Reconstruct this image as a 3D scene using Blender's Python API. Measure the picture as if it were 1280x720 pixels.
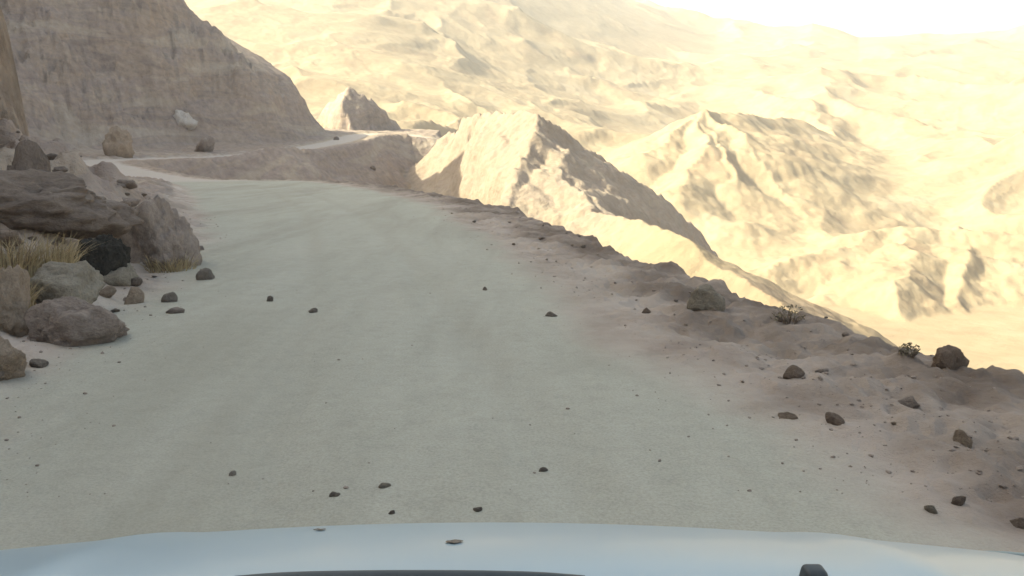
import bpy, bmesh, math, random
import numpy as np
from mathutils import Vector, Matrix, noise as mnoise

C = bpy.context
S = C.scene
for o in list(bpy.data.objects):
    bpy.data.objects.remove(o)
R = math.radians

# ------------------------------------------------------------------ camera, sky, sun, exposure
CAM_H = 1.65
F = 1065.0                       # focal length in pixels of the 1280 px wide photograph
PITCH = math.atan(185 / F)
cam = bpy.data.cameras.new('camera')
cam.sensor_width = 36.0
cam.lens = 36.0 * F / 1280.0
cam.clip_start = 0.05
cam.clip_end = 30000
camo = bpy.data.objects.new('camera', cam)
S.collection.objects.link(camo)
camo.location = (0, 0, CAM_H)
camo.rotation_euler = (math.pi / 2 - PITCH, 0, 0)
S.camera = camo

SUN_AZ = -85.0                  # degrees from the camera's heading, negative = left
SUN_EL = 36.0
world = bpy.data.worlds.new('World')
S.world = world
world.use_nodes = True
wn = world.node_tree
bg = wn.nodes['Background']
sky = wn.nodes.new('ShaderNodeTexSky')
sky.sky_type = 'NISHITA'
sky.sun_disc = False
sky.sun_elevation = R(SUN_EL)
sky.sun_rotation = R(SUN_AZ)
sky.altitude = 600
sky.air_density = 0.8
sky.dust_density = 6.0
sky.ozone_density = 1.0
wn.links.new(sky.outputs[0], bg.inputs[0])
bg.inputs[1].default_value = 0.12

sl = bpy.data.lights.new('sun', 'SUN')
sl.energy = 3.2
sl.angle = R(0.5)
sl.color = (1.0, 0.94, 0.82)
so = bpy.data.objects.new('sun', sl)
S.collection.objects.link(so)
sd = Vector((math.sin(R(SUN_AZ)) * math.cos(R(SUN_EL)), math.cos(R(SUN_AZ)) * math.cos(R(SUN_EL)), math.sin(R(SUN_EL))))
so.rotation_euler = sd.to_track_quat('Z', 'Y').to_euler()
so.location = sd * 300

S.view_settings.view_transform = 'Standard'
S.view_settings.look = 'None'
S.view_settings.gamma = 1
S.view_settings.use_curve_mapping = False
S.view_settings.exposure = 1.82
S.view_settings.use_white_balance = True            # the phone balances for the shade
S.view_settings.white_balance_temperature = 7700
S.view_settings.white_balance_tint = -2
S.render.engine = 'CYCLES'
S.cycles.max_bounces = 6
S.cycles.volume_bounces = 1
S.cycles.use_denoising = True

# ------------------------------------------------------------------ helpers
def ray(px, py):
    u = (px - 640) / F
    v = (360 - py) / F
    return np.array([u, math.cos(PITCH) + v * math.sin(PITCH), -math.sin(PITCH) + v * math.cos(PITCH)])

def at(px, py, Y):
    """world point seen at photograph pixel (px,py) standing Y metres ahead"""
    d = ray(px, py)
    return np.array([0, 0, CAM_H]) + d * (Y / d[1])

def sstep(a, b, x):
    t = np.clip((x - a) / (b - a), 0, 1)
    return t * t * (3 - 2 * t)

def smax(a, b, k):
    return 0.5 * (a + b + np.sqrt((a - b) ** 2 + k * k))

def smin(a, b, k):
    return 0.5 * (a + b - np.sqrt((a - b) ** 2 + k * k))

def _hash(ix, iy, seed):
    h = (ix.astype(np.int64) * 374761393 + iy.astype(np.int64) * 668265263 + seed * 974711) & 0xFFFFFFFF
    h = ((h ^ (h >> 13)) * 1274126177) & 0xFFFFFFFF
    h = h ^ (h >> 16)
    return h

def perlin(x, y, seed=0):
    x0 = np.floor(x); y0 = np.floor(y)
    fx = x - x0; fy = y - y0
    u = fx * fx * fx * (fx * (fx * 6 - 15) + 10)
    v = fy * fy * fy * (fy * (fy * 6 - 15) + 10)
    def g(i, j):
        a = _hash(x0 + i, y0 + j, seed) * (2 * math.pi / 4294967296.0)
        return np.cos(a) * (fx - i) + np.sin(a) * (fy - j)
    n = (g(0, 0) * (1 - u) + g(1, 0) * u) * (1 - v) + (g(0, 1) * (1 - u) + g(1, 1) * u) * v
    return n * 1.5

def fbm(x, y, lam, octs, seed, gain=0.5):
    r = 0; a = 1.0
    for i in range(octs):
        r = r + a * perlin(x / lam + 13.7 * i, y / lam - 7.1 * i, seed + i)
        lam = lam * 0.5; a *= gain
    return r

# ------------------------------------------------------------------ the road line
CTRL = np.array([  # x, y, z, half width
    (34, -150, 3.2, 3.0), (14.5, -62, 1.3, 3.0), (4.7, -20, .43, 2.75), (0.4, 0, 0, 2.75), (-3.35, 17.2, -.37, 2.7),
    (-8.2, 33.8, -.73, 4.0), (-19.0, 61, -1.36, 4.4), (-35, 86, -2.25, 3.0), (-50, 105, -1.45, 2.7),
    (-56, 116, -1.15, 2.6), (-54.5, 127, -1.1, 2.4), (-45, 149, -.85, 2.4), (-37.5, 180, 1.0, 2.6), (-35.5, 205, 2.9, 2.8),
    (-28, 217, 3.0, 3.0), (-18, 217, 1.7, 3.0), (-3, 222, -1.5, 3.0), (4, 234, -9, 3.0)], float)

def catmull(P, n):
    out = []
    Q = np.vstack([2 * P[0] - P[1], P, 2 * P[-1] - P[-2]])
    for i in range(1, len(Q) - 2):
        for k in range(n):
            t = k / n
            a, b, c, d = Q[i - 1], Q[i], Q[i + 1], Q[i + 2]
            out.append(.5 * (2 * b + (c - a) * t + (2 * a - 5 * b + 4 * c - d) * t * t + (3 * b - a - 3 * c + d) * t ** 3))
    out.append(P[-1])
    return np.array(out)

ROAD = catmull(CTRL, 5)

def near_line(x, y, P):
    """signed distance to polyline P (positive to the right of travel), and the interpolated other columns"""
    best = np.full(x.shape, 1e12)
    sgn = np.ones(x.shape)
    cols = [np.zeros(x.shape) for _ in range(P.shape[1] - 2)]
    for i in range(len(P) - 1):
        ax, ay = P[i, 0], P[i, 1]
        dx, dy = P[i + 1, 0] - ax, P[i + 1, 1] - ay
        L2 = dx * dx + dy * dy
        t = np.clip(((x - ax) * dx + (y - ay) * dy) / L2, 0, 1)
        ex = x - ax - t * dx; ey = y - ay - t * dy
        d2 = ex * ex + ey * ey
        m = d2 < best
        best = np.where(m, d2, best)
        sgn = np.where(m, np.sign(dy * (x - ax) - dx * (y - ay)), sgn)
        for k in range(len(cols)):
            c = P[i, 2 + k] + t * (P[i + 1, 2 + k] - P[i, 2 + k])
            cols[k] = np.where(m, c, cols[k])
    return np.sqrt(best) * np.where(sgn == 0, 1, sgn), cols

# foot of the left mountain, walking away from the camera; the rock is on its left
FOOT = catmull(np.array([(28, -170), (6, -62), (-5.5, -20), (-8.2, 0), (-8.9, 14), (-11.6, 21.5), (-14.9, 28.5), (-24, 39), (-39, 62), (-56, 88),
                         (-67, 106), (-71, 120), (-66, 138), (-57, 155), (-44.5, 180), (-43, 206), (-60, 222), (-100, 224), (-170, 225), (-400, 215)], float), 4)

def ridges(x, y, segs, slope_l, slope_r, best=None):
    """max over crest segments of crest height minus slope times distance"""
    r = np.full(x.shape, -1e4) if best is None else best
    for (a, b) in segs:
        dx, dy = b[0] - a[0], b[1] - a[1]
        t = np.clip(((x - a[0]) * dx + (y - a[1]) * dy) / (dx * dx + dy * dy), 0, 1)
        ex = x - a[0] - t * dx; ey = y - a[1] - t * dy
        dist = np.sqrt(ex * ex + ey * ey)
        right = (dy * (x - a[0]) - dx * (y - a[1])) > 0
        k = np.where(right, slope_r, slope_l)
        r = np.maximum(r, a[2] + t * (b[2] - a[2]) - k * dist)
    return r

def P3(px, py, Y):
    return tuple(at(px, py, Y))

def hill_noise(x, y, d):
    wx = x + 40 * perlin(x / 170, y / 170, 71) + 9 * perlin(x / 37, y / 37, 72)
    wy = y + 40 * perlin(x / 170, y / 170, 73) + 9 * perlin(x / 37, y / 37, 74)
    r = 0
    prev = 1.0
    for i, lam in enumerate([1100, 600, 330, 150, 70, 33, 15, 7]):
        n = 1 - np.abs(perlin(wx / lam + 3.3 * i, wy / lam + 1.7 * i, 80 + i)) * 1.6
        n = n * np.abs(n)
        amp = lam * [.045, .055, .08, .070, .044, .032, .026, .02][i]
        w = sstep(lam * .45, lam * 1.5, d) if lam > 150 else 1.0
        r = r + amp * w * (n - .45) * prev
        prev = np.clip(.35 + .65 * n, .25, 1)
    r = r + 1.0 * fbm(wx, wy, 40, 6, 95, .55) * (.4 + sstep(100, 500, d))
    f = sstep(900, 1500, d)
    r = r * (1 - f) + 26 * np.tanh(r / 26) * f
    return r

def H(x, y):
    """terrain height and masks"""
    x = np.asarray(x, float); y = np.asarray(y, float)
    d = np.hypot(x, y)
    az = np.degrees(np.arctan2(x, y))
    # --- far country
    dk = [0, 80, 150, 250, 400, 650, 1000, 1500, 2000, 2700, 4600]
    zr = np.interp(d, dk, [-40, -52, -66, -70, -50, -12, 42, 118, 192, 205, 150])
    zl = np.interp(d, dk, [-40, -52, -60, -45, 0, 55, 150, 275, 315, 300, 240])
    wl = sstep(14, -12, az) * sstep(-110, -60, az)
    sk = np.interp(az, [0, 5, 9.6, 13, 18.7, 21.5, 26, 31], [160, 130, 92, 58, 36, 2, 6, 24]) * sstep(1000, 2000, d)
    z = zr * (1 - wl) + zl * wl + sk
    far = sstep(120, 260, d)
    z = z + hill_noise(x, y, d) * (.25 + .75 * far)
    # --- a few hills that stand out of the far country
    xw = x + 11 * fbm(x, y, 70, 5, 14, .5); yw = y + 11 * fbm(x, y, 70, 5, 15, .55)
    seg = []
    pk = P3(882, 138, 520)
    seg += [(pk, P3(800, 190, 470)), (pk, P3(935, 175, 470)), (P3(935, 175, 470), P3(985, 255, 400)), (pk, P3(860, 235, 400)), (pk, P3(905, 230, 410)), (pk, P3(990, 150, 640))]
    z = smax(z, ridges(xw, yw, seg, .46, .46) + 2 * fbm(x, y, 30, 5, 5, .5), 9)
    seg = [(P3(1100, 285, 330), P3(1280, 300, 300)), (P3(1100, 285, 330), P3(960, 335, 300)), (P3(1110, 285, 330), P3(1130, 400, 240)), (P3(1190, 285, 320), P3(1230, 420, 240))]
    z = smax(z, ridges(xw, yw, seg, .36, .36) + 2.2 * fbm(x, y, 22, 5, 6, .5), 7)
    seg = [(P3(1015, 130, 800), P3(1050, 185, 650)), (P3(1015, 130, 800), P3(900, 110, 1000)), (P3(1180, 175, 640), P3(1280, 215, 520)), (P3(1180, 175, 640), P3(1080, 190, 700))]
    z = smax(z, ridges(xw, yw, seg, .45, .45) + 4 * fbm(x, y, 50, 5, 7, .5), 10)
    # --- lit spurs beyond the gully
    near = d < 420
    zz = z.copy()
    xn, yn, zn, dn = x[near], y[near], z[near], d[near]
    xt = xn + 1.9 * fbm(xn, yn, 13, 5, 101, .55); yt = yn + 1.9 * fbm(xn, yn, 13, 5, 102, .55)
    def tin(tri):
        """height of a faceted hill given as triangles; nothing outside them"""
        xn, yn = xt, yt
        r = np.full(xn.shape, -1e3)
        for (p, q, w) in tri:
            det_ = (q[1] - w[1]) * (p[0] - w[0]) + (w[0] - q[0]) * (p[1] - w[1])
            l1 = ((q[1] - w[1]) * (xn - w[0]) + (w[0] - q[0]) * (yn - w[1])) / det_
            l2 = ((w[1] - p[1]) * (xn - w[0]) + (p[0] - w[0]) * (yn - w[1])) / det_
            l3 = 1 - l1 - l2
            ins = (l1 >= 0) & (l2 >= 0) & (l3 >= 0)
            r = np.where(ins, np.maximum(r, l1 * p[2] + l2 * q[2] + l3 * w[2]), r)
        return r
    def off(p, dx, dy, dz):
        return (p[0] + dx, p[1] + dy, p[2] + dz)
    cr = .9 * fbm(xn, yn, 15, 6, 21, .58) + 1.0 * (np.abs(perlin(xn / 6 + .1 * yn, yn / 25, 24)) - .3)
    A = P3(668, 140, 150); A2 = P3(696, 178, 143); Bp = P3(741, 268, 108); Cc = P3(865, 282, 200); Lp = P3(640, 268, 116); Dp = P3(590, 147, 178)
    E2 = P3(560, 165, 198); E4 = P3(596, 240, 146); C1 = P3(772, 207, 172)
    Bk = off(A, 14, 34, -18); B_ = off(Bp, 3, -12, -22); L_ = off(Lp, 0, -12, -20); C_ = off(Cc, 14, -6, -22); E_ = off(E4, -3, -12, -16)
    W1 = P3(566, 238, 165); W2 = P3(536, 186, 200)
    Ck = off(Cc, 12, 24, -18); E2k = off(E2, 4, 26, -12)
    r2 = tin([(A, A2, C1), (A2, Bp, C1), (Bp, Cc, C1), (A, Lp, A2), (A2, Lp, Bp), (A, Dp, Lp), (Dp, E4, Lp), (Dp, E2, E4), (E2, W1, E4), (E4, W1, E_), (E2, W2, W1), (W2, off(W1, -8, 0, -9), W1), (W1, off(W1, -8, 0, -9), E_), (W2, off(W2, -9, -4, -8), off(W1, -8, 0, -9)),
              (A, C1, Bk), (C1, Cc, Ck), (C1, Ck, Bk), (A, Bk, Dp), (Dp, Bk, E2k), (Dp, E2k, E2),
              (Lp, Bp, B_), (Lp, B_, L_), (Bp, Cc, C_), (Bp, C_, B_), (E4, Lp, L_), (E4, L_, E_), (Cc, Ck, C_)]) + cr
    # the rock knob above the road
    K = P3(440, 105, 238); K1 = P3(437, 156, 226); K2 = P3(516, 172, 246); K3 = P3(386, 150, 240); Km = P3(486, 138, 243)
    K4 = off(K, 4, 18, -16)
    r3 = tin([(K, K1, Km), (K1, K2, Km), (K, K3, K1), (K, Km, K4), (Km, K2, K4), (K, K4, K3)]) + .7 * fbm(xn, yn, 7, 5, 22, .58)
    r4 = ridges(xn, yn, [(P3(742, 264, 100), P3(800, 276, 92)), (P3(800, 276, 92), P3(850, 296, 82)), (P3(850, 296, 82), P3(900, 330, 74)), (P3(900, 330, 74), P3(955, 372, 66)), (P3(955, 372, 66), P3(1080, 424, 56)), (P3(1080, 424, 56), P3(1300, 490, 48))], .5, .55) + .5 * fbm(xn, yn, 6, 4, 23)
    zn = smax(zn, r4, .8)
    spur = np.maximum(r2, r3)
    zn = smax(zn, spur, 1.5)
    # --- road bench
    s, (rz, hw) = near_line(xn, yn, ROAD)
    a = np.abs(s)
    nb = fbm(xn, yn, 2.3, 5, 31, .55)           # clods and ruts
    nb2 = fbm(xn, yn, .55, 3, 33, .55)
    edge = hw + np.interp(yn, [0, 7, 13, 27, 60], [1.5, 1.6, 2.2, 2.6, 2.6]) + .4 * perlin(xn / 4.5, yn / 4.5, 35) + .25 * perlin(xn / 1.3, yn / 1.3, 36)
    t = s - edge
    nar = .6 * (s > 0) * sstep(18, 7, yn)
    rough = sstep(hw - .4, hw + 1.2, a + nar)
    lump = np.clip(perlin(xn / 2.2, yn / 2.2, 39) + .1, 0, 1)
    berm = (.06 * sstep(hw + .2, hw + 2.0, s) + .10 * lump * sstep(hw + .5, hw + 1.6, s)) * sstep(2.0, -.6, t)
    drop = np.where(t > 0, .9 * t + .5 * np.minimum(t, 2) * t / (t + 1), 0)
    gul = np.abs(perlin(xn / 9 + .3 * perlin(xn / 4, yn / 4, 41), yn / 9, 42)) * np.clip(t, 0, 12) * .35
    right = rz - .07 * np.clip(s - hw, 0, 2.6) + berm + rough * (.085 * nb + .06 * nb2 + .06 * np.abs(perlin(xn / .8, yn / .8, 69)) + .06 * np.abs(perlin(xn / .33, yn / .33, 70)) - .05 * np.abs(perlin(xn / .17, yn / .17, 97))) - drop - gul
    # left verge and bank
    tl = -s - hw
    bk = sstep(.2, 4.2, tl + .5 * perlin(xn / 2.4, yn / 2.4, 65)) * sstep(-4, 3, yn) * sstep(30, 19, yn)
    bank = 1.15 * bk + .3 * sstep(.3, 2, tl) + .45 * bk * np.abs(nb) + .35 * sstep(.5, 2, tl) * np.clip(perlin(xn / 1.1, yn / 1.1, 66), 0, 1) * sstep(40, 25, yn)
    left = rz + bank + rough * (.20 * nb + .10 * nb2 + .06 * np.abs(perlin(xn / .33, yn / .33, 70))) + .06 * np.clip(tl, 0, 25) - .55 * np.clip(tl - 38, 0, 1e3)
    mound = 4.2 * np.exp(-(((xn + 34) / 8) ** 2 + ((yn - 144) / 11) ** 2))
    bench = np.where(s > 0, right, left)
    zn = np.where(s > 0, smax(zn, bench, .35 + .02 * np.clip(t, 0, 60)), np.where(tl < 8, smax(np.minimum(zn, bench + 40), bench, .1), smax(zn, bench, .1)))
    zn = zn + mound * sstep(hw, hw + 4, a)
    # --- the left mountain
    tm, _ = near_line(xn, yn, FOOT)
    tm = -tm + 2.2 * perlin(xn / 13, yn / 13, 51) + .9 * perlin(xn / 4.5, yn / 4.5, 52)
    tp = np.clip(tm, 0, None)
    strat = perlin(xn / 26, yn / 26, 53)
    prof = (.55 + 1.25 * sstep(150, 178, yn)) * np.minimum(tp, 5) + .45 * np.clip(tp - 12, 0, None) * sstep(130, 100, yn) + (1.3 + .18 * strat) * np.clip(tp - 4, 0, None)
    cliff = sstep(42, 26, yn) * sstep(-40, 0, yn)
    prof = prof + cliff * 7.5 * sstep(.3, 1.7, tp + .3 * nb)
    cap = 12.5 + .60 * (-47 - xn) + 1.1 * np.clip(188 - yn, 0, None)
    rib = np.abs(perlin(xn / 17 + .4 * nb, yn / 17, 55))
    crest = np.interp(yn, [25, 45, 80, 110], [46, 76, 80, 74]) + 6 * perlin(xn / 60, yn / 60, 56)
    prof = smin(prof, crest, 8)
    det = (1.9 * (rib - .3) * 2 + 1.2 * np.abs(perlin(xn / 3.2, yn / 3.2, 96)) + 1.9 * perlin(xn / 11, yn / 11, 98) + 1.2 * fbm(xn, yn, 6, 6, 57, .6) - 1.2 * np.clip(perlin(xn / 8, yn / 8, 59) - .1, 0, 1)) * sstep(1.5, 10, tp)
    cap = cap + 1.3 * np.clip(-85 - xn, 0, None)
    cap = np.maximum(cap + .4 * fbm(xn, yn, 7, 3, 58), -5)
    mz = np.where(tm > 0, smin(prof + det, np.where(yn > 60, cap, 1e3), .8) - .8, -50)
    mz = mz + np.where(tm > 0, (rz * 0 - .6), 0)
    zn2 = smax(zn, np.where(tm > 0, zn * 0 + mz + np.clip(rz, -3, 3), -50), .3)
    mount = sstep(-.5, 1.5, tm) * sstep(-1.5, .2, mz - zn)
    brown = sstep(.5, 1.8, tl + 1.1 * perlin(xn / 1.9, yn / 1.9, 67)) * sstep(26, 22, tl)
    brown = np.maximum(brown, sstep(.3, 2.2, s - hw) * sstep(80, 112, yn) * (yn < 260) * sstep(55, 38, t) * sstep(-1.0, -2.2, spur - zn2))
    mount = np.maximum(mount, brown)
    mount = np.maximum(mount, .68 * sstep(-1.6, -.6, spur - zn2))
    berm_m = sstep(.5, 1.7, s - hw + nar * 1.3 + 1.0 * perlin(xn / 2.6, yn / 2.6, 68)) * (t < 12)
    # --- the driven surface
    wr = sstep(hw + .55, hw - .35, a + nar + .35 * perlin(xn / 1.7, yn / 1.7, 61) + .12 * nb2)
    endf = sstep(30, -5, np.hypot(xn - 17, yn - 250) * -1 + 30)
    rut = -.025 * (np.exp(-((s - .75) / .22) ** 2) + np.exp(-((s + .75) / .22) ** 2)) * sstep(60, 30, dn)
    road_s = rz + .03 * fbm(xn, yn, 3.0, 3, 62) + .006 * fbm(xn, yn, .35, 2, 63) + rut
    zn3 = zn2 * (1 - wr) + road_s * wr
    zz[near] = zn3
    M = {}
    for k, v, dflt in (('road', wr, 0), ('mount', mount * (1 - wr), 0), ('s', s, 99), ('spur', sstep(-1, 1, spur - zn3 + 1.5), 0), ('berm', berm_m * (1 - wr), 0), ('crag', cliff * sstep(0, .8, tm) * (1 - wr), 0), ('hw', hw, 3), ('t', np.where(s > 0, t, -99), 99)):
        q = np.full(x.shape, float(dflt)); q[near] = v; M[k] = q
    M['far'] = far
    return zz, M

def ground_z(x, y):
    z, _ = H(np.array([x]), np.array([y]))
    return float(z[0])

# ------------------------------------------------------------------ materials
def mat(name):
    m = bpy.data.materials.new(name)
    m.use_nodes = True
    b = m.node_tree.nodes['Principled BSDF']
    return m, m.node_tree, b

def N(nt, t, **kw):
    n = nt.nodes.new(t)
    for k, v in kw.items():
        setattr(n, k, v)
    return n

def noise_node(nt, vec, scale, detail=5, rough=.55, dist=0):
    n = N(nt, 'ShaderNodeTexNoise')
    n.inputs['Scale'].default_value = scale
    n.inputs['Detail'].default_value = detail
    n.inputs['Roughness'].default_value = rough
    n.inputs['Distortion'].default_value = dist
    nt.links.new(vec, n.inputs['Vector'])
    return n.outputs[0]

def ramp(nt, fac, stops):
    r = N(nt, 'ShaderNodeValToRGB')
    el = r.color_ramp.elements
    while len(el) < len(stops):
        el.new(.5)
    for e, (p, c) in zip(el, stops):
        e.position = p
        e.color = (*c, 1) if len(c) == 3 else c
    nt.links.new(fac, r.inputs[0])
    return r.outputs[0]

def mixc(nt, fac, a, b, mode='MIX'):
    m = N(nt, 'ShaderNodeMix', data_type='RGBA', blend_type=mode)
    for sock, v in ((m.inputs[0], fac), (m.inputs[6], a), (m.inputs[7], b)):
        if isinstance(v, (int, float)):
            sock.default_value = v
        elif isinstance(v, tuple):
            sock.default_value = (*v, 1)
        else:
            nt.links.new(v, sock)
    return m.outputs[2]

def mathn(nt, op, a, b=0.0, clamp=False):
    m = N(nt, 'ShaderNodeMath', operation=op, use_clamp=clamp)
    for i, v in enumerate((a, b)):
        if isinstance(v, (int, float)):
            m.inputs[i].default_value = v
        else:
            nt.links.new(v, m.inputs[i])
    return m.outputs[0]

def earth_material():
    m, nt, b = mat('earth')
    tc = N(nt, 'ShaderNodeTexCoord').outputs['Object']
    def attr(n):
        a = N(nt, 'ShaderNodeAttribute'); a.attribute_name = n
        return a.outputs['Fac']
    n1 = noise_node(nt, tc, .9, 6, .6)
    n2 = noise_node(nt, tc, 7, 6, .65)
    n3 = noise_node(nt, tc, .12, 5, .6, .6)
    n4 = noise_node(nt, tc, .018, 6, .6, .8)
    n5 = noise_node(nt, tc, 45, 4, .7)
    # verge: pink grey dust with darker clods
    verge = ramp(nt, n1, [(.30, (.255, .20, .168)), (.48, (.372, .312, .27)), (.66, (.44, .38, .337))])
    verge = mixc(nt, mathn(nt, 'MULTIPLY', ramp(nt, n3, [(.45, (0, 0, 0)), (.62, (1, 1, 1))]), .6), verge, (.29, .25, .205))
    # road: grey green compacted gravel
    mr = N(nt, 'ShaderNodeMapping')
    mr.inputs['Rotation'].default_value = (0, 0, R(-12.5))
    mr.inputs['Scale'].default_value = (1, .16, 1)
    nt.links.new(tc, mr.inputs[0])
    n1r = noise_node(nt, mr.outputs[0], 1.5, 5, .6, .3)
    road = ramp(nt, n3, [(.33, (.30, .29, .243)), (.55, (.35, .342, .29)), (.72, (.385, .37, .32))])
    road = mixc(nt, .5, road, ramp(nt, n1r, [(.32, (.275, .268, .218)), (.5, (.35, .342, .288)), (.68, (.40, .385, .335))]))
    road = mixc(nt, .22, road, ramp(nt, n2, [(.35, (.27, .265, .23)), (.5, (.39, .385, .335)), (.66, (.46, .45, .40))]))
    # mountain: brown grey with purple and ochre bands
    mp = N(nt, 'ShaderNodeMapping')
    mp.inputs['Rotation'].default_value = (.3, .25, .5)
    mp.inputs['Scale'].default_value = (.5, .5, 2.2)
    nt.links.new(tc, mp.inputs[0])
    n6 = noise_node(nt, mp.outputs[0], .075, 6, .62, 1.2)
    mount = ramp(nt, n6, [(.34, (.205, .165, .15)), (.43, (.33, .26, .205)), (.50, (.275, .222, .205)), (.57, (.37, .305, .24)), (.66, (.42, .36, .305))])
    mount = mixc(nt, .45, mount, ramp(nt, n1, [(.3, (.19, .15, .13)), (.5, (.31, .25, .21)), (.7, (.41, .345, .29))]))
    # sunlit hills: yellow tan, pale washes, rusty patches
    hills = ramp(nt, n4, [(.28, (.275, .195, .14)), (.42, (.32, .248, .168)), (.55, (.345, .276, .188)), (.68, (.365, .302, .225)), (.8, (.385, .33, .265))])
    hills = mixc(nt, .4, hills, ramp(nt, n3, [(.3, (.25, .182, .125)), (.5, (.33, .26, .175)), (.7, (.375, .31, .225))]))
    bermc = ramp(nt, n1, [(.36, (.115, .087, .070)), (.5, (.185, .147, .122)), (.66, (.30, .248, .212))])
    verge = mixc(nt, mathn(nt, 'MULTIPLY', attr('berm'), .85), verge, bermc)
    road = mixc(nt, mathn(nt, 'MULTIPLY', attr('trk'), ramp(nt, n1r, [(.35, (.05, .05, .05)), (.7, (.5, .5, .5))]), True), road, (.30, .285, .235))
    road = mixc(nt, .22, road, ramp(nt, noise_node(nt, tc, 60, 3, .75), [(.36, (.17, .165, .145)), (.5, (.36, .35, .305)), (.62, (.50, .485, .43))]))
    road = mixc(nt, mathn(nt, 'MULTIPLY', ramp(nt, noise_node(nt, mr.outputs[0], .55, 6, .65, .5), [(.46, (0, 0, 0)), (.62, (1, 1, 1))]), .55), road, (.265, .25, .205))
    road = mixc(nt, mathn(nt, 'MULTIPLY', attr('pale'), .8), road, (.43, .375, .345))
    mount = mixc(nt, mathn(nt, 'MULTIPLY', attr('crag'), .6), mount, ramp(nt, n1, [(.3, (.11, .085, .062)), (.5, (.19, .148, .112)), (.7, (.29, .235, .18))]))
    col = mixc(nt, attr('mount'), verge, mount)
    col = mixc(nt, attr('hill'), col, hills)
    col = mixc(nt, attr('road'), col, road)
    nt.links.new(col, b.inputs['Base Color'])
    b.inputs['Roughness'].default_value = .95
    b.inputs['Specular IOR Level'].default_value = .15
    bp = N(nt, 'ShaderNodeBump')
    bp.inputs['Distance'].default_value = .05
    bp.inputs['Strength'].default_value = .7
    hgt = mathn(nt, 'ADD', mathn(nt, 'MULTIPLY', n2, 1.1), mathn(nt, 'MULTIPLY', n5, .35))
    hgt = mathn(nt, 'MULTIPLY', hgt, mathn(nt, 'SUBTRACT', 1.0, mathn(nt, 'MULTIPLY', attr('road'), .55)))
    nt.links.new(hgt, bp.inputs['Height'])
    bp2 = N(nt, 'ShaderNodeBump')
    bp2.inputs['Distance'].default_value = 1.6
    bp2.inputs['Strength'].default_value = .55
    nt.links.new(mathn(nt, 'MULTIPLY', noise_node(nt, tc, .35, 7, .62), mathn(nt, 'ADD', mathn(nt, 'MULTIPLY', attr('hill'), .35), mathn(nt, 'MULTIPLY', attr('mount'), 1.3))), bp2.inputs['Height'])
    bp3 = N(nt, 'ShaderNodeBump')
    bp3.inputs['Distance'].default_value = 7
    bp3.inputs['Strength'].default_value = .14
    nt.links.new(mathn(nt, 'MULTIPLY', noise_node(nt, tc, .05, 7, .66, .4), attr('hill')), bp3.inputs['Height'])
    nt.links.new(bp3.outputs[0], bp2.inputs['Normal'])
    nt.links.new(bp2.outputs[0], bp.inputs['Normal'])
    nt.links.new(bp.outputs[0], b.inputs['Normal'])
    return m

def rock_material(name, c0, c1, c2):
    m, nt, b = mat(name)
    tc = N(nt, 'ShaderNodeTexCoord').outputs['Object']
    n1 = noise_node(nt, tc, 2.2, 7, .62, .5)
    n2 = noise_node(nt, tc, 14, 6, .7)
    col = ramp(nt, n1, [(.3, c0), (.52, c1), (.7, c2)])
    col = mixc(nt, .35, col, ramp(nt, n2, [(.35, tuple(v * .6 for v in c0)), (.55, c1), (.7, c2)]))
    nt.links.new(col, b.inputs['Base Color'])
    b.inputs['Roughness'].default_value = .92
    b.inputs['Specular IOR Level'].default_value = .2
    bp = N(nt, 'ShaderNodeBump')
    bp.inputs['Distance'].default_value = .06
    bp.inputs['Strength'].default_value = 1.0
    nt.links.new(mathn(nt, 'ADD', n1, mathn(nt, 'MULTIPLY', n2, .4)), bp.inputs['Height'])
    nt.links.new(bp.outputs[0], b.inputs['Normal'])
    return m

def plain(name, c, rough=.5, coat=0, spec=.5, var=.12, scale=6):
    m, nt, b = mat(name)
    tc = N(nt, 'ShaderNodeTexCoord').outputs['Object']
    n = noise_node(nt, tc, scale, 5, .6)
    col = ramp(nt, n, [(.3, tuple(v * (1 - var) for v in c)), (.7, tuple(min(1, v * (1 + var)) for v in c))])
    nt.links.new(col, b.inputs['Base Color'])
    b.inputs['Roughness'].default_value = rough
    b.inputs['Coat Weight'].default_value = coat
    b.inputs['Coat Roughness'].default_value = .12
    b.inputs['Specular IOR Level'].default_value = spec
    return m

EARTH = earth_material()

# ------------------------------------------------------------------ terrain mesh (one polar sheet, cut into its named pieces)
ang = np.concatenate([np.arange(-180, -62, 2.0), np.arange(-62, -37, .4), np.arange(-37, 37, .105), np.arange(37, 62, .4), np.arange(62, 180, 2.0)])
nr = int(math.log(4600 / .9) / .0078)
rad = .9 * np.exp(np.arange(nr) * .0078)
AA, RR = np.meshgrid(np.radians(ang), rad)
X = (RR * np.sin(AA)).ravel(); Y = (RR * np.cos(AA)).ravel()
Z, M = H(X, Y)
na = len(ang)
co = np.stack([X, Y, Z], 1)
co = np.vstack([co, [[0, 0, ground_z(0.0, 0.01)]]])
g = co[:-1].reshape(nr, na, 3)
dr = np.empty_like(g); dr[1:-1] = g[2:] - g[:-2]; dr[0] = g[1] - g[0]; dr[-1] = g[-1] - g[-2]
da = np.roll(g, -1, 1) - np.roll(g, 1, 1)
nrm = np.cross(da, dr).reshape(-1, 3)
nrm /= np.maximum(np.linalg.norm(nrm, axis=1, keepdims=True), 1e-9)
nrm[nrm[:, 2] < 0] *= -1
nrm = np.vstack([nrm, [[0, 0, 1]]])
I, J = np.meshgrid(np.arange(nr - 1), np.arange(na), indexing='ij')
J2 = (J + 1) % na
quads = np.stack([I * na + J, (I + 1) * na + J, (I + 1) * na + J2, I * na + J2], -1).reshape(-1, 4)[:, ::-1]
def fm(v):
    return v[quads].mean(1)
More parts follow.
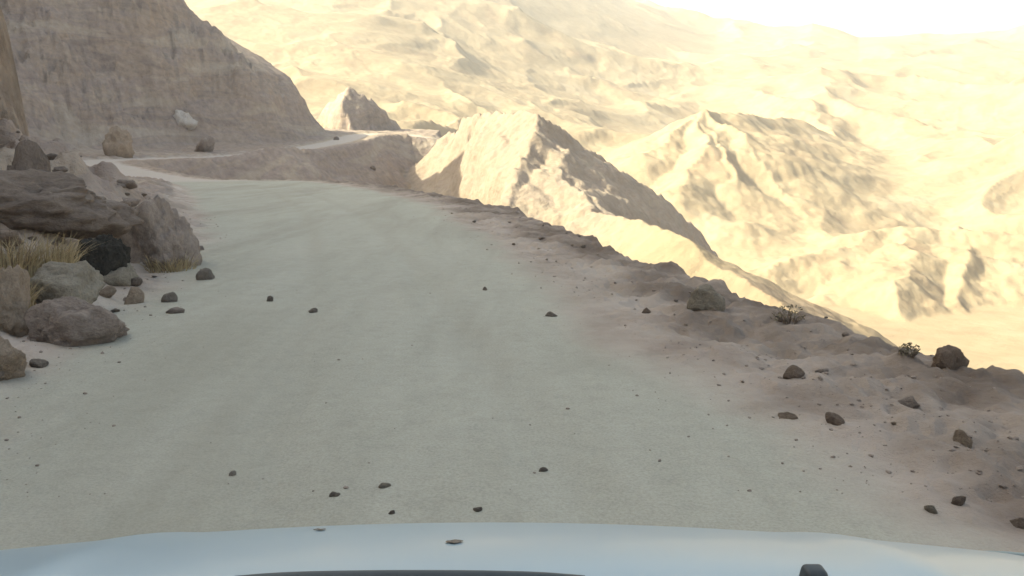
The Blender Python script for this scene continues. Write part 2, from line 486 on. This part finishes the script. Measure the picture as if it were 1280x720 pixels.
hillmask = np.maximum(M['far'], M['spur']) * (1 - M['mount'])
hillmask = np.maximum(hillmask, sstep(3, 10, M['t']) * (1 - M['road']))
hillmask *= (1 - M['mount'])
dface = np.hypot(fm(X), fm(Y))
reg = np.zeros(len(quads), int)                                  # 0 ground
reg[(fm(hillmask) > .5)] = 3                                     # hills
reg[fm(M['mount']) > .5] = 2                                     # mountain
reg[fm(M['road']) > .5] = 1                                      # road
sw = M['s'] + .12 * perlin(X / 9, Y / 9, 91)
TRK = sum(k * np.exp(-((sw - c) / w_) ** 2) for c, w_, k in ((.95, .2, 1), (-.62, .2, 1), (-1.55, .16, .6), (1.75, .15, .5), (.2, .3, -.7)))
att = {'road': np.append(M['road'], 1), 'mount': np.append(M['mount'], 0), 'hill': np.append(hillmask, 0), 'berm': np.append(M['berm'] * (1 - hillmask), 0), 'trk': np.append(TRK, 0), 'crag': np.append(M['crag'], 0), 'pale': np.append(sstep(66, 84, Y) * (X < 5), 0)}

def submesh(name, faces, tri=None):
    used, inv = np.unique(faces.ravel() if tri is None else np.concatenate([faces.ravel(), tri.ravel()]), return_inverse=True)
    me = bpy.data.meshes.new(name)
    me.vertices.add(len(used))
    me.vertices.foreach_set('co', co[used].astype(np.float32).ravel())
    nq = len(faces); ntri = 0 if tri is None else len(tri)
    me.loops.add(nq * 4 + ntri * 3)
    me.loops.foreach_set('vertex_index', inv.astype(np.int32))
    me.polygons.add(nq + ntri)
    st = np.concatenate([np.arange(nq) * 4, nq * 4 + np.arange(ntri) * 3]).astype(np.int32)
    me.polygons.foreach_set('loop_start', st)
    me.polygons.foreach_set('use_smooth', np.ones(nq + ntri, bool))
    me.update(calc_edges=True)
    for k, v in att.items():
        a = me.attributes.new(k, 'FLOAT', 'POINT')
        a.data.foreach_set('value', v[used].astype(np.float32))
    me.normals_split_custom_set_from_vertices(nrm[used].tolist())
    me.materials.append(EARTH)
    o = bpy.data.objects.new(name, me)
    S.collection.objects.link(o)
    o['kind'] = 'structure'
    return o

cidx = nr * na
fan = np.array([(cidx, (j + 1) % na, j) for j in range(na)])
submesh('ground', quads[reg == 0])
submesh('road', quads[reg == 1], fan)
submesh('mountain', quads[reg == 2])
submesh('hills', quads[reg == 3])

# ------------------------------------------------------------------ the dusty air over the valley
def haze_box():
    bm = bmesh.new()
    bmesh.ops.create_cube(bm, size=1)
    me = bpy.data.meshes.new('haze'); bm.to_mesh(me); bm.free()
    o = bpy.data.objects.new('haze', me); S.collection.objects.link(o)
    zlo = float(Z.min()) - 1.5; zhi = float(Z.max()) + 5
    o.location = (0, 0, (zlo + zhi) / 2); o.scale = (9500, 9500, zhi - zlo)
    m = bpy.data.materials.new('haze'); m.use_nodes = True
    nt = m.node_tree; nt.nodes.remove(nt.nodes['Principled BSDF'])
    v = nt.nodes.new('ShaderNodeVolumePrincipled')
    v.inputs['Color'].default_value = (.88, .91, .96, 1)
    v.inputs['Density'].default_value = HAZE
    v.inputs['Anisotropy'].default_value = .2
    nt.links.new(v.outputs[0], nt.nodes['Material Output'].inputs['Volume'])
    me.materials.append(m)
    o['kind'] = 'stuff'
HAZE = 0.00022
haze_box()


# ------------------------------------------------------------------ finding the ground under a sight line
TS = 2.0 * np.exp(np.arange(1500) * .0036)
def hit(px, py):
    r = ray(px, py)
    r = r / np.linalg.norm(r)
    z, _ = H(r[0] * TS, r[1] * TS)
    gap = CAM_H + r[2] * TS - z
    k = int(np.argmax(gap < 0)) if (gap < 0).any() else len(TS) - 1
    k = max(k, 1)
    f = gap[k - 1] / (gap[k - 1] - gap[k] + 1e-9)
    t = TS[k - 1] + f * (TS[k] - TS[k - 1])
    return np.array([r[0] * t, r[1] * t, CAM_H + r[2] * t]), t

def tag(o, label=None, cat=None, group=None, kind=None):
    for k, v in (('label', label), ('category', cat), ('group', group), ('kind', kind)):
        if v:
            o[k] = v
    return o

def link(name, me, m=None, parent=None, smooth=True):
    if m is not None:
        me.materials.clear(); me.materials.append(m)
    if smooth:
        me.polygons.foreach_set('use_smooth', np.ones(len(me.polygons), bool))
    o = bpy.data.objects.new(name, me)
    S.collection.objects.link(o)
    if parent is not None:
        o.parent = parent
    return o

# ------------------------------------------------------------------ rocks
def rock_mesh(name, seed, facets=20, rough=.07, sub=4, flat=0.0):
    rng = np.random.default_rng(seed)
    bm = bmesh.new()
    bmesh.ops.create_icosphere(bm, subdivisions=sub, radius=1)
    bm.verts.ensure_lookup_table()
    V = np.array([v.co[:] for v in bm.verts])
    P = rng.normal(size=(facets, 3)); P /= np.linalg.norm(P, axis=1, keepdims=True)
    D = rng.uniform(.58, 1.0, facets)
    dots = V @ P.T
    rr = np.where(dots > .05, D / np.maximum(dots, .05), 9)
    k = 34
    r = -np.log(np.exp(-k * np.minimum(rr, 1.3)).sum(1) + math.exp(-k * 1.12)) / k
    off = rng.uniform(0, 50, 3)
    for i, v in enumerate(bm.verts):
        p = Vector(V[i] * 1.6 + off)
        n = mnoise.fractal(p, .9, 2.1, 4) * rough + mnoise.noise(p * .55) * rough * 1.2
        if sub >= 4:
            n += mnoise.fractal(p * 4, .8, 2.1, 4) * rough * .6 - abs(mnoise.noise(p * 2.3)) * rough * .7
        v.co = Vector(V[i] * max(.3, r[i] + n))
    me = bpy.data.meshes.new(name)
    bm.to_mesh(me); bm.free()
    c = np.array([v.co[:] for v in me.vertices])
    lo, hi = c.min(0), c.max(0)
    c = (c - (lo + hi) / 2) / ((hi - lo) / 2)
    me.vertices.foreach_set('co', c.astype(np.float32).ravel())
    return me

RM = {
    'dark brown': rock_material('dark_brown_rock', (.13, .103, .088), (.185, .148, .125), (.25, .205, .172)),
    'black': rock_material('crevice_shade', (.030, .027, .023), (.050, .046, .040), (.085, .077, .066)),  # shade of a crevice put into the base colour
    'umber': rock_material('umber_rock', (.15, .112, .088), (.205, .155, .122), (.27, .21, .17)),
    'pink': rock_material('pink_grey_rock', (.19, .152, .13), (.262, .214, .185), (.34, .288, .252)),
    'green': rock_material('green_grey_rock', (.205, .178, .14), (.272, .24, .195), (.335, .30, .25)),
    'tan': rock_material('tan_rock', (.22, .165, .12), (.30, .235, .18), (.38, .31, .25)),
    'pale': rock_material('pale_rock', (.32, .28, .25), (.43, .39, .355), (.52, .48, .44)),
    'stone': rock_material('grey_brown_stone', (.145, .122, .102), (.205, .175, .148), (.28, .24, .205)),
}
_seed = [100]
def rock(name, label, x0, x1, y0, y1, mt, cat='rock', group=None, depth=.85, sink=.34, rot=None, seed=None, rough=.07, sub=4, mesh=None, back=0.0, tilt=8):
    """a rock whose outline fills the photograph's box x0..x1, y0..y1, resting on the terrain where its foot is seen"""
    _seed[0] += 1
    sd_ = seed or _seed[0]
    rnd = random.Random(sd_)
    p, t = hit((x0 + x1) / 2, y1)
    dist = t
    if cat == 'stone' and sink < .4:
        sink = .45
        x0, x1, y0 = x0 + .1 * (x1 - x0), x1 - .1 * (x1 - x0), y0 + .15 * (y1 - y0)
    w = (x1 - x0) / F * dist
    h = (y1 - y0) / F * dist
    hh = h / (1 - sink)
    dep = w * depth
    u = p[:2] / np.linalg.norm(p[:2])
    c = p[:2] + u * dep * (.42 + back)
    gz = min(ground_z(*c), p[2] + h)
    gz = .5 * gz + .5 * p[2]
    me = mesh or rock_mesh(name, sd_, sub=5 if (x1 - x0) > 60 else sub, rough=rough * 1.35)
    o = link(name, me, RM[mt] if isinstance(mt, str) else mt)
    o.scale = (w / 2, dep / 2, hh / 2)
    o.location = (c[0], c[1], gz - sink * hh + hh / 2)
    o.rotation_euler = (R(rnd.uniform(-tilt, tilt)), R(rnd.uniform(-tilt, tilt)), math.atan2(-p[0], p[1]) + R(rnd.uniform(-9, 9)) if rot is None else rot)
    tag(o, label, cat, group)
    return o

rock('rock_ledge', 'long dark brown ledge of rock above the dry grass at the left roadside', -45, 162, 238, 308, 'dark brown', depth=.6, rough=.10, sink=.2, tilt=4)
rock('boulder', 'dark brown boulder standing behind the long dark ledge at the left edge', 8, 68, 192, 268, 'dark brown', cat='boulder', rough=.12)
rock('boulder', 'large rounded pinkish grey boulder beside the dark ledge on the left verge', 140, 248, 250, 338, 'pink', cat='boulder', rough=.09, depth=1.1)
rock('boulder', 'near-black block painted as the shaded hollow between the dark ledge and the large pinkish boulder', 98, 162, 297, 347, 'black', cat='rock', rough=.13)  # solid block whose near-black colour stands in for a shaded hollow
rock('boulder', 'green grey boulder below the near-black block on the left verge', 40, 128, 337, 391, 'green', cat='boulder', rough=.07)
rock('flat_rock', 'low broad grey pink slab lying in front of the green grey boulder', 42, 152, 383, 433, 'pink', cat='rock', rough=.08, depth=.7, tilt=5)
rock('boulder', 'tan rock cut by the left edge of view beside the green grey boulder', -40, 34, 345, 412, 'tan', cat='boulder', rough=.1)
rock('flat_rock', 'tan rock at the left edge nearest the car, beyond the slab', -30, 30, 432, 478, 'tan', rough=.1)
rock('rock', 'small green grey rock at the foot of the near-black block', 126, 172, 334, 358, 'green', rough=.08)
rock('stone', 'dark stone lying alone where the left verge meets the road', 243, 271, 334, 350, 'stone', cat='stone', sub=3)
rock('stone', 'flat dark stone on the left verge to the right of the green grey boulder', 200, 224, 366, 378, 'stone', cat='stone', sub=3)
rock('stone', 'pointed brown stone right beside the green grey boulder', 153, 182, 358, 380, 'tan', cat='stone', sub=3)
rock('stone', 'thin grey stone below the flat dark stone on the left verge', 206, 232, 384, 392, 'pink', cat='stone', sub=3)
rock('boulder', 'whitish boulder on the shaded slope above the far road bend', 219, 247, 146, 168, 'pale', cat='boulder', rough=.12)
rock('boulder', 'reddish tan boulder at the mountain foot beside the far road bend', 134, 166, 162, 196, 'tan', cat='boulder', rough=.12)
rock('boulder', 'grey boulder just below the whitish boulder beside the far road', 243, 268, 170, 190, 'pink', cat='boulder', rough=.12)
rock('stone', 'small dark rock on the far road ledge, the upper of two', 416, 425, 170, 175, 'dark brown', cat='stone', sub=3)
rock('stone', 'small dark rock on the shaded far bank, the lower of two', 460, 471, 207, 212, 'dark brown', cat='stone', sub=3)
# right verge
rock('boulder', 'pale green grey boulder half buried in the middle of the right verge', 858, 906, 356, 388, 'green', cat='boulder', rough=.08)
rock('flat_rock', 'brown earth covered boulder standing on the brink of the right verge', 1168, 1208, 440, 462, 'umber', cat='boulder', rough=.1, sink=.5)
rock('stone', 'dark oblong stone, the larger of two on the right road edge', 1029, 1057, 518, 531, 'umber', cat='stone', sub=3)
rock('stone', 'flat brown stone left of the dark oblong stone on the right road edge', 970, 999, 515, 524, 'tan', cat='stone', sub=3)
rock('stone', 'dark brown rock near the brink of the right verge above the oblong stone', 976, 1008, 457, 472, 'umber', cat='stone', sub=3)
rock('stone', 'small dark stone at the right edge of the road below the pale boulder', 800, 816, 384, 392, 'umber', cat='stone', sub=3)
rock('stone', 'dark stone at the lower right of the road, the right one of a pair', 1188, 1207, 621, 632, 'umber', cat='stone', sub=3)
rock('stone', 'faint stone at the lower right of the road, the left one of a pair', 1154, 1172, 632, 641, 'green', cat='stone', sub=3)
rock('stone', 'dark stone beyond the right corner of the bonnet', 1262, 1288, 651, 660, 'umber', cat='stone', sub=3)
rock('stone', 'brown stone against the brink bank far right, above the pair of stones', 1190, 1215, 540, 556, 'tan', cat='stone', sub=3)
# single stones on the driven road
for (lab, a, b, c, d) in [
        ('small round dark stone on the left half of the far road', 331, 344, 366, 377),
        ('flat dark stone right of the small round one on the far road', 382, 401, 383, 391),
        ('tiny dark stone alone in the middle of the far road', 601, 611, 356, 363),
        ('elongated dark stone with a thin tail on the right half of the road', 676, 702, 387, 396),
        ('dark stone on the near road ahead of the right half of the bonnet', 669, 689, 583, 590),
        ('dark stone on the near road, leftmost ahead of the bonnet middle', 407, 430, 613, 621),
        ('thin olive stone on the near road beside the leftmost dark one', 468, 494, 604, 610),
        ('small dark stone almost touching the bonnet edge left of centre', 483, 496, 636, 643),
        ('small flat stone almost touching the bonnet edge in the centre', 588, 607, 634, 640),
        ('pale stone on the near road far left of the other stones', 283, 298, 586, 595)]:
    a, b, c = a + .12 * (b - a), b - .12 * (b - a), c + .25 * (d - c)
    rock('stone', lab, a, b, c, d, 'pale' if lab.startswith('pale') else ('green' if 'olive' in lab else 'stone'), cat='stone', sub=3, group='single stones lying on the road')

# rubble: many small stones nothing tells apart
rub = [rock_mesh('stone', 300 + i, sub=3, rough=.11) for i in range(7)]
rnd = random.Random(5)
def scatter(n, xr, yr, test, label, group, mats, smin_, smax_):
    k = 0; tries = 0
    while k < n and tries < n * 60:
        tries += 1
        x = rnd.uniform(*xr); y = yr[0] + (yr[1] - yr[0]) * rnd.random() ** 1.5
        xa, ya = np.array([x]), np.array([y])
        s_, (rz_, hw_) = near_line(xa, ya, ROAD)
        if not test(float(s_[0]), float(hw_[0])) or abs(x) > .66 * y:
            continue
        z = ground_z(x, y)
        sz = smin_ + (smax_ - smin_) * rnd.random() ** 3
        o = link('stone', rub[rnd.randrange(7)])
        if k < len(mats) * 7:
            pass
        o.material_slots[0].link = 'OBJECT' if o.material_slots else 'DATA'
        o.material_slots[0].material = RM[rnd.choice(mats)]
        o.scale = (sz * rnd.uniform(.8, 1.3), sz * rnd.uniform(.8, 1.2), sz * rnd.uniform(.45, .8))
        o.location = (x, y, z + o.scale.z * .35)
        o.rotation_euler = (rnd.uniform(-.3, .3), rnd.uniform(-.3, .3), rnd.uniform(0, 6.3))
        tag(o, label, 'stone', group)
        k += 1
for me in rub:
    me.materials.append(RM['tan'])
scatter(75, (-9, -2), (6.2, 17), lambda s, h: -h - 2.4 < s < -h - .05, 'small stone in the rubble strewn along the left road edge', 'rubble stones along the left road edge', ['tan', 'pink', 'stone', 'pink', 'dark brown'], .03, .13)
scatter(90, (-14, -3), (6.2, 22), lambda s, h: -h - 7 < s < -h - 1.0, 'broken stone packed into the brown bank left of the road', 'broken stones on the left bank', ['tan', 'umber', 'dark brown', 'pink', 'umber'], .05, .26)
scatter(36, (-8, 6), (5, 30), lambda s, h: h + .2 < s < h + 2.4, 'small stone among the loose clods of the right verge', 'loose stones on the right verge', ['tan', 'pink', 'stone', 'tan'], .02, .07)

def gravel(n):
    rng = np.random.default_rng(8)
    bm = bmesh.new()
    done = 0
    y = 4 + 26 * rng.random(n * 4) ** 1.6
    x = rng.uniform(-.68, .68, n * 4) * y
    z, Mm = H(x, y)
    s_, hw_ = Mm['s'], Mm['hw']
    a = np.abs(s_) - hw_
    p = np.clip(.02 + .9 * np.exp(-((a - .5) / .8) ** 2), 0, 1) * (a < 2.4)
    pick = np.nonzero(rng.random(n * 4) < p)[0][:n]
    for i in pick:
        sz = .004 + .016 * rng.random() ** 4 * (1.0 if a[i] > -.3 else .55)
        m = Matrix.Translation((x[i], y[i], z[i] + sz * .2)) @ Matrix.Rotation(rng.uniform(0, 6.3), 4, 'Z') @ Matrix.Diagonal((sz * 1.3, sz, sz * .65, 1))
        ret = bmesh.ops.create_icosphere(bm, subdivisions=1, radius=1, matrix=m)
        for v in ret['verts']:
            v.co += Vector(rng.normal(0, sz * .18, 3))
    me = bpy.data.meshes.new('gravel'); bm.to_mesh(me); bm.free()
    o = link('gravel', me, RM['pink'], smooth=False)
    tag(o, kind='stuff')
gravel(2600)

# ------------------------------------------------------------------ dry grass and shrubs
STRAW = plain('dry_straw', (.36, .285, .17), .9, var=.3, scale=5)
TWIG = plain('dry_twig', (.15, .11, .08), .9, var=.3, scale=8)
LEAF = plain('dusty_leaf', (.17, .145, .10), .9, var=.3, scale=8)
def tuft_mesh(name, seed, n, h, spread, width, lean=.7):
    r_ = random.Random(seed)
    vs, fs = [], []
    for i in range(n):
        a = r_.uniform(0, 6.283); rr = spread * .45 * math.sqrt(r_.random())
        bx, by = rr * math.cos(a), rr * math.sin(a)
        a2 = a + r_.uniform(-.8, .8)
        ln = h * r_.uniform(.45, 1.05); le = r_.uniform(.1, lean)
        tw = r_.uniform(0, 6.283)
        wx, wy = math.cos(tw) * width / 2, math.sin(tw) * width / 2
        b0 = len(vs)
        for k in range(5):
            f = k / 4
            w = 1 - f * .85
            ox = math.cos(a2) * le * ln * f * f * 1.1; oy = math.sin(a2) * le * ln * f * f * 1.1
            oz = ln * (f - .35 * le * f * f) - .03
            vs.append((bx + ox - wx * w, by + oy - wy * w, oz)); vs.append((bx + ox + wx * w, by + oy + wy * w, oz))
        for k in range(4):
            q = b0 + 2 * k
            fs.append((q, q + 1, q + 3, q + 2))
    me = bpy.data.meshes.new(name); me.from_pydata(vs, [], fs)
    return me

def shrub(name, label, px, py, hpx, wpx, seed, cat='shrub', group=None, straw=True):
    p, t = hit(px, py)
    h = hpx / F * t; w = wpx / F * t
    root = bpy.data.objects.new(name, None); S.collection.objects.link(root)
    root.location = (p[0], p[1], p[2])
    tag(root, label, cat, group)
    if straw:
        link('blades', tuft_mesh('blades', seed, 260, h, w, .010 + .0006 * t, .9), STRAW, root)
        link('stalks', tuft_mesh('stalks', seed + 1, 40, h * 1.15, w * .8, .006 + .0004 * t, .5), TWIG, root)
    else:
        link('twigs', tuft_mesh('twigs', seed, 70, h * 1.05, w * .6, .006 + .0009 * t, 1.0), TWIG, root)
        r_ = random.Random(seed)
        bm = bmesh.new()
        for i in range(120):
            a = r_.uniform(0, 6.283); e = r_.uniform(.05, 1) ; rr = w * .5 * math.sqrt(r_.random()) * (1 - .5 * (e - .4) ** 2)
            c = Vector((rr * math.cos(a), rr * math.sin(a), e * h * (1 - .35 * (rr / (w * .5)) ** 2)))
            sz = .018 * t / 12 + .035 * h
            d1 = Vector((r_.gauss(0, 1), r_.gauss(0, 1), r_.gauss(0, 1))).normalized() * sz
            d2 = Vector((r_.gauss(0, 1), r_.gauss(0, 1), r_.gauss(0, 1))).normalized() * sz * .6
            bm.faces.new([bm.verts.new(c + d1), bm.verts.new(c + d2), bm.verts.new(c - d1), bm.verts.new(c - d2)])
        me = bpy.data.meshes.new('foliage'); bm.to_mesh(me); bm.free()
        link('foliage', me, LEAF, root, smooth=False)
    return root

for i, (lab, px, py, hp, wp) in enumerate([
        ('straw yellow dry grass clump at the left edge under the dark ledge', 8, 345, 56, 70),
        ('widest straw yellow dry grass clump below the middle of the dark ledge', 52, 334, 44, 80),
        ('small dry grass clump next to the near-black block', 92, 336, 36, 38),
        ('low dry grass clump in front of the tan rock at the left edge', 18, 382, 36, 44),
        ('dry grass tuft at the foot of the large pinkish boulder', 215, 338, 24, 60)]):
    shrub('dry_grass', lab, px, py, hp, wp, 700 + 5 * i, 'dry grass', 'dry grass on the left verge')
for i, (lab, px, py, hp, wp) in enumerate([
        ('larger grey brown shrub on the brink of the right verge past the pale boulder', 985, 402, 20, 40),
        ('small wispy shrub on the right brink just left of the earth covered boulder', 1136, 444, 15, 24)]):
    shrub('shrub', lab, px, py, hp, wp, 800 + 5 * i, 'shrub', 'shrubs along the right brink', straw=False)

# ------------------------------------------------------------------ the car we look out of
def empty(name, loc):
    o = bpy.data.objects.new(name, None); S.collection.objects.link(o); o.location = loc
    return o

PAINT = plain('sky_tinted_white', (.285, .375, .43), .35, coat=.2, spec=.4, var=.02, scale=2)  # white paint with the blue cast of sky light mixed into its colour
BLACKP = plain('black_plastic', (.035, .045, .052), .55, var=.15, scale=20)
RUBBER = plain('tyre_rubber', (.03, .03, .03), .8)
METAL = plain('wheel_metal', (.5, .5, .5), .35)
LENS = plain('lamp_lens', (.7, .72, .74), .12, coat=.8)

CX = -.04
car = empty('car', (CX, .95, 0))
tag(car, 'white foreground car with sky tint in its colour, whose bonnet shows along the bottom edge', 'car')
OFF = Vector((CX, .95, 0))
def bz(x, y):
    t = (y - 1.10) + .15 * x * x
    z = 1.0555 - .11 * t - .43 * t * t
    t2 = max(0.0, t - .50)
    z -= 4.0 * t2 * t2
    z -= .9 * max(0.0, abs(x) - .88) ** 2 * 4
    # pressed crease running along each side of the bonnet
    z += .006 * math.exp(-((abs(x) - .60 - .1 * (1.5 - y)) / .05) ** 2)
    return z
def grid_mesh(name, f, nu, nv, thick=None):
    vs = [f(i / nu, j / nv) for j in range(nv + 1) for i in range(nu + 1)]
    fs = [(j * (nu + 1) + i, j * (nu + 1) + i + 1, (j + 1) * (nu + 1) + i + 1, (j + 1) * (nu + 1) + i) for j in range(nv) for i in range(nu)]
    me = bpy.data.meshes.new(name); me.from_pydata(vs, [], fs)
    if thick:
        bm = bmesh.new(); bm.from_mesh(me)
        bmesh.ops.solidify(bm, geom=bm.faces[:], thickness=thick)
        bmesh.ops.recalc_face_normals(bm, faces=bm.faces[:])
        bm.to_mesh(me); bm.free()
    return me
def fb(u, v):
    x = -.90 + 1.80 * u
    y0 = 1.045 - .03 * x * x
    y1 = 1.74 - .10 * x * x
    y = y0 + (y1 - y0) * v
    return (x, y - OFF.y, bz(x, y))
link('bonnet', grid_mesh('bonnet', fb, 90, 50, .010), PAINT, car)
for sgn in (-1, 1):
    def ff(u, v, sgn=sgn):       # fender: rolls over from the bonnet gap to the vertical side, with a wheel arch below
        y = .45 + 1.20 * u
        yy = max(y, 1.0)
        x0, x1 = .906, .985 - .10 * max(0, (y - 1.3)) ** 2 * 2
        ztop = bz(.9, yy) - .004 if y > 1.0 else bz(.9, 1.0) - .004 + .02 * (1.0 - y)
        low = .36
        dy = y - .95
        if abs(dy) < .42:
            low = max(low, .36 + math.sqrt(.42 ** 2 - dy * dy) * .9)
        if v < .3:
            a = v / .3 * math.pi / 2
            x = x0 + (x1 - x0) * math.sin(a); z = ztop - .07 * (1 - math.cos(a))
        else:
            x = x1; z = ztop - .07 + (low - ztop + .07) * (v - .3) / .7
        return (sgn * x, y - OFF.y, z)
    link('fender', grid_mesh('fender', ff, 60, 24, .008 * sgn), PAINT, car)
def fg(u, v):                    # nose panel under the bonnet lip
    x = -.88 + 1.76 * u
    y = 1.752 - .10 * x * x + .05 * math.sin(math.pi * v)
    ztop = bz(x, 1.74 - .10 * x * x) - .014
    return (x, y - OFF.y, ztop + (.34 - ztop) * v)
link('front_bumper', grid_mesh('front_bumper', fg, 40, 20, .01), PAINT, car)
def fgr(u, v):
    x = -.42 + .84 * u
    return (x, 1.818 - .10 * x * x + .006 * math.sin(v * 40) - OFF.y, .66 - .16 * v)
link('grille', grid_mesh('grille', fgr, 20, 24, .01), BLACKP, car)
for sgn in (-1, 1):
    def fh(u, v, sgn=sgn):
        x = .52 + .30 * u
        return (sgn * x, 1.828 - .10 * x * x - .03 * u - .02 * (2 * v - 1) ** 2 - OFF.y, .70 - .15 * v)
    link('headlight', grid_mesh('headlight', fh, 14, 10, .01), LENS, car)
def lathe(name, prof, n=40):
    vs = []; fs = []
    m = len(prof)
    for i in range(n):
        a = 2 * math.pi * i / n
        for (xx, rr) in prof:
            vs.append((xx, rr * math.cos(a), rr * math.sin(a)))
    for i in range(n):
        for j in range(m - 1):
            a = i * m + j; b = ((i + 1) % n) * m + j
            fs.append((a, b, b + 1, a + 1))
    me = bpy.data.meshes.new(name); me.from_pydata(vs, [], fs)
    return me
for sgn in (-1, 1):
    gz = ground_z(CX + sgn * .84, .95)
    wh = link('wheel', lathe('wheel', [(-.09, .2), (-.1, .26), (-.1, .31), (-.08, .335), (.08, .335), (.1, .31), (.1, .26), (.09, .2), (-.09, .2)]), RUBBER, car)
    wh.location = (sgn * .84, 0, gz + .333)
    link('rim', lathe('rim', [(.08, .001), (.085, .06), (.06, .08), (.06, .16), (.088, .195), (-.088, .195)] if sgn > 0 else [(-.08, .001), (-.085, .06), (-.06, .08), (-.06, .16), (-.088, .195), (.088, .195)]), METAL, wh)
def fc(u, v):                    # cowl under the windscreen
    x = -.88 + 1.76 * u
    y0 = 1.035 - .03 * x * x
    y = y0 - .30 * v
    return (x, y - OFF.y, bz(x, y0) - .018 + .05 * v + (.004 * math.sin(u * 260) if .25 < v < .8 else 0))
link('cowl_panel', grid_mesh('cowl_panel', fc, 160, 16, .006), BLACKP, car)
# wiper blade lying over the rear edge of the bonnet
def fwi(u, v):
    x = -.372 + .47 * u
    yc = 1.052
    a = 2 * math.pi * v
    k = (u - .49) * 2
    rr = .0085 * (1 - abs(k) ** 6 * .6)
    zc = bz(x, yc) + .017 - .004 * k * k
    return (x - CX, yc + .011 * math.cos(a) - OFF.y, zc + rr * math.sin(a))
link('wiper_blade', grid_mesh('wiper_blade', fwi, 60, 12), BLACKP, car)
# washer nozzle
bm = bmesh.new()
bmesh.ops.create_cube(bm, size=1)
bmesh.ops.scale(bm, vec=(.034, .040, .026), verts=bm.verts)
for v in bm.verts:
    if v.co.z > 0:
        v.co.x *= .86; v.co.y *= .7
bmesh.ops.bevel(bm, geom=bm.edges[:], offset=.007, segments=4, affect='EDGES', profile=.5)
me = bpy.data.meshes.new('washer_nozzle'); bm.to_mesh(me); bm.free()
nz = link('washer_nozzle', me, BLACKP, car)
nz.location = (.415 - CX, 1.085 - OFF.y, bz(.415, 1.085) + .006)
# two flecks of leaf litter on the paint
for (lab, px, py, wpx) in [('thin dark fleck of leaf lying near the bonnet front edge, left of centre', 400, 663, 17), ('dark scrap of leaf lying on the middle of the white bonnet', 568, 678, 24)]:
    r_ = ray(px, py)
    ts = np.linspace(1.0, 2.2, 4000)
    g_ = np.array([CAM_H + r_[2] * t - bz(r_[0] * t - CX, r_[1] * t) for t in ts])
    t = ts[int(np.argmax(g_ < 0))]
    x, y = r_[0] * t, r_[1] * t
    w = wpx / F * t
    rr = random.Random(px)
    bm = bmesh.new()
    n = 12
    ring = [bm.verts.new((math.cos(6.283 * k / n) * w / 2 * rr.uniform(.75, 1.05), math.sin(6.283 * k / n) * w / 2.2 * rr.uniform(.5, 1), .0006 + .0012 * rr.random())) for k in range(n)]
    f = bm.faces.new(ring)
    ex = bmesh.ops.extrude_face_region(bm, geom=[f])
    for v in ex['geom']:
        if isinstance(v, bmesh.types.BMVert):
            v.co.z -= .0008
    bmesh.ops.recalc_face_normals(bm, faces=bm.faces[:])
    me = bpy.data.meshes.new('leaf'); bm.to_mesh(me); bm.free()
    o = link('leaf', me, RM['stone'], smooth=False)
    o.location = (x, y, bz(x - CX, y) + .0012)
    sl_ = (bz(x - CX, y + .02) - bz(x - CX, y - .02)) / .04
    o.rotation_euler = (math.atan(sl_), 0, 0)
    tag(o, lab, 'leaf')
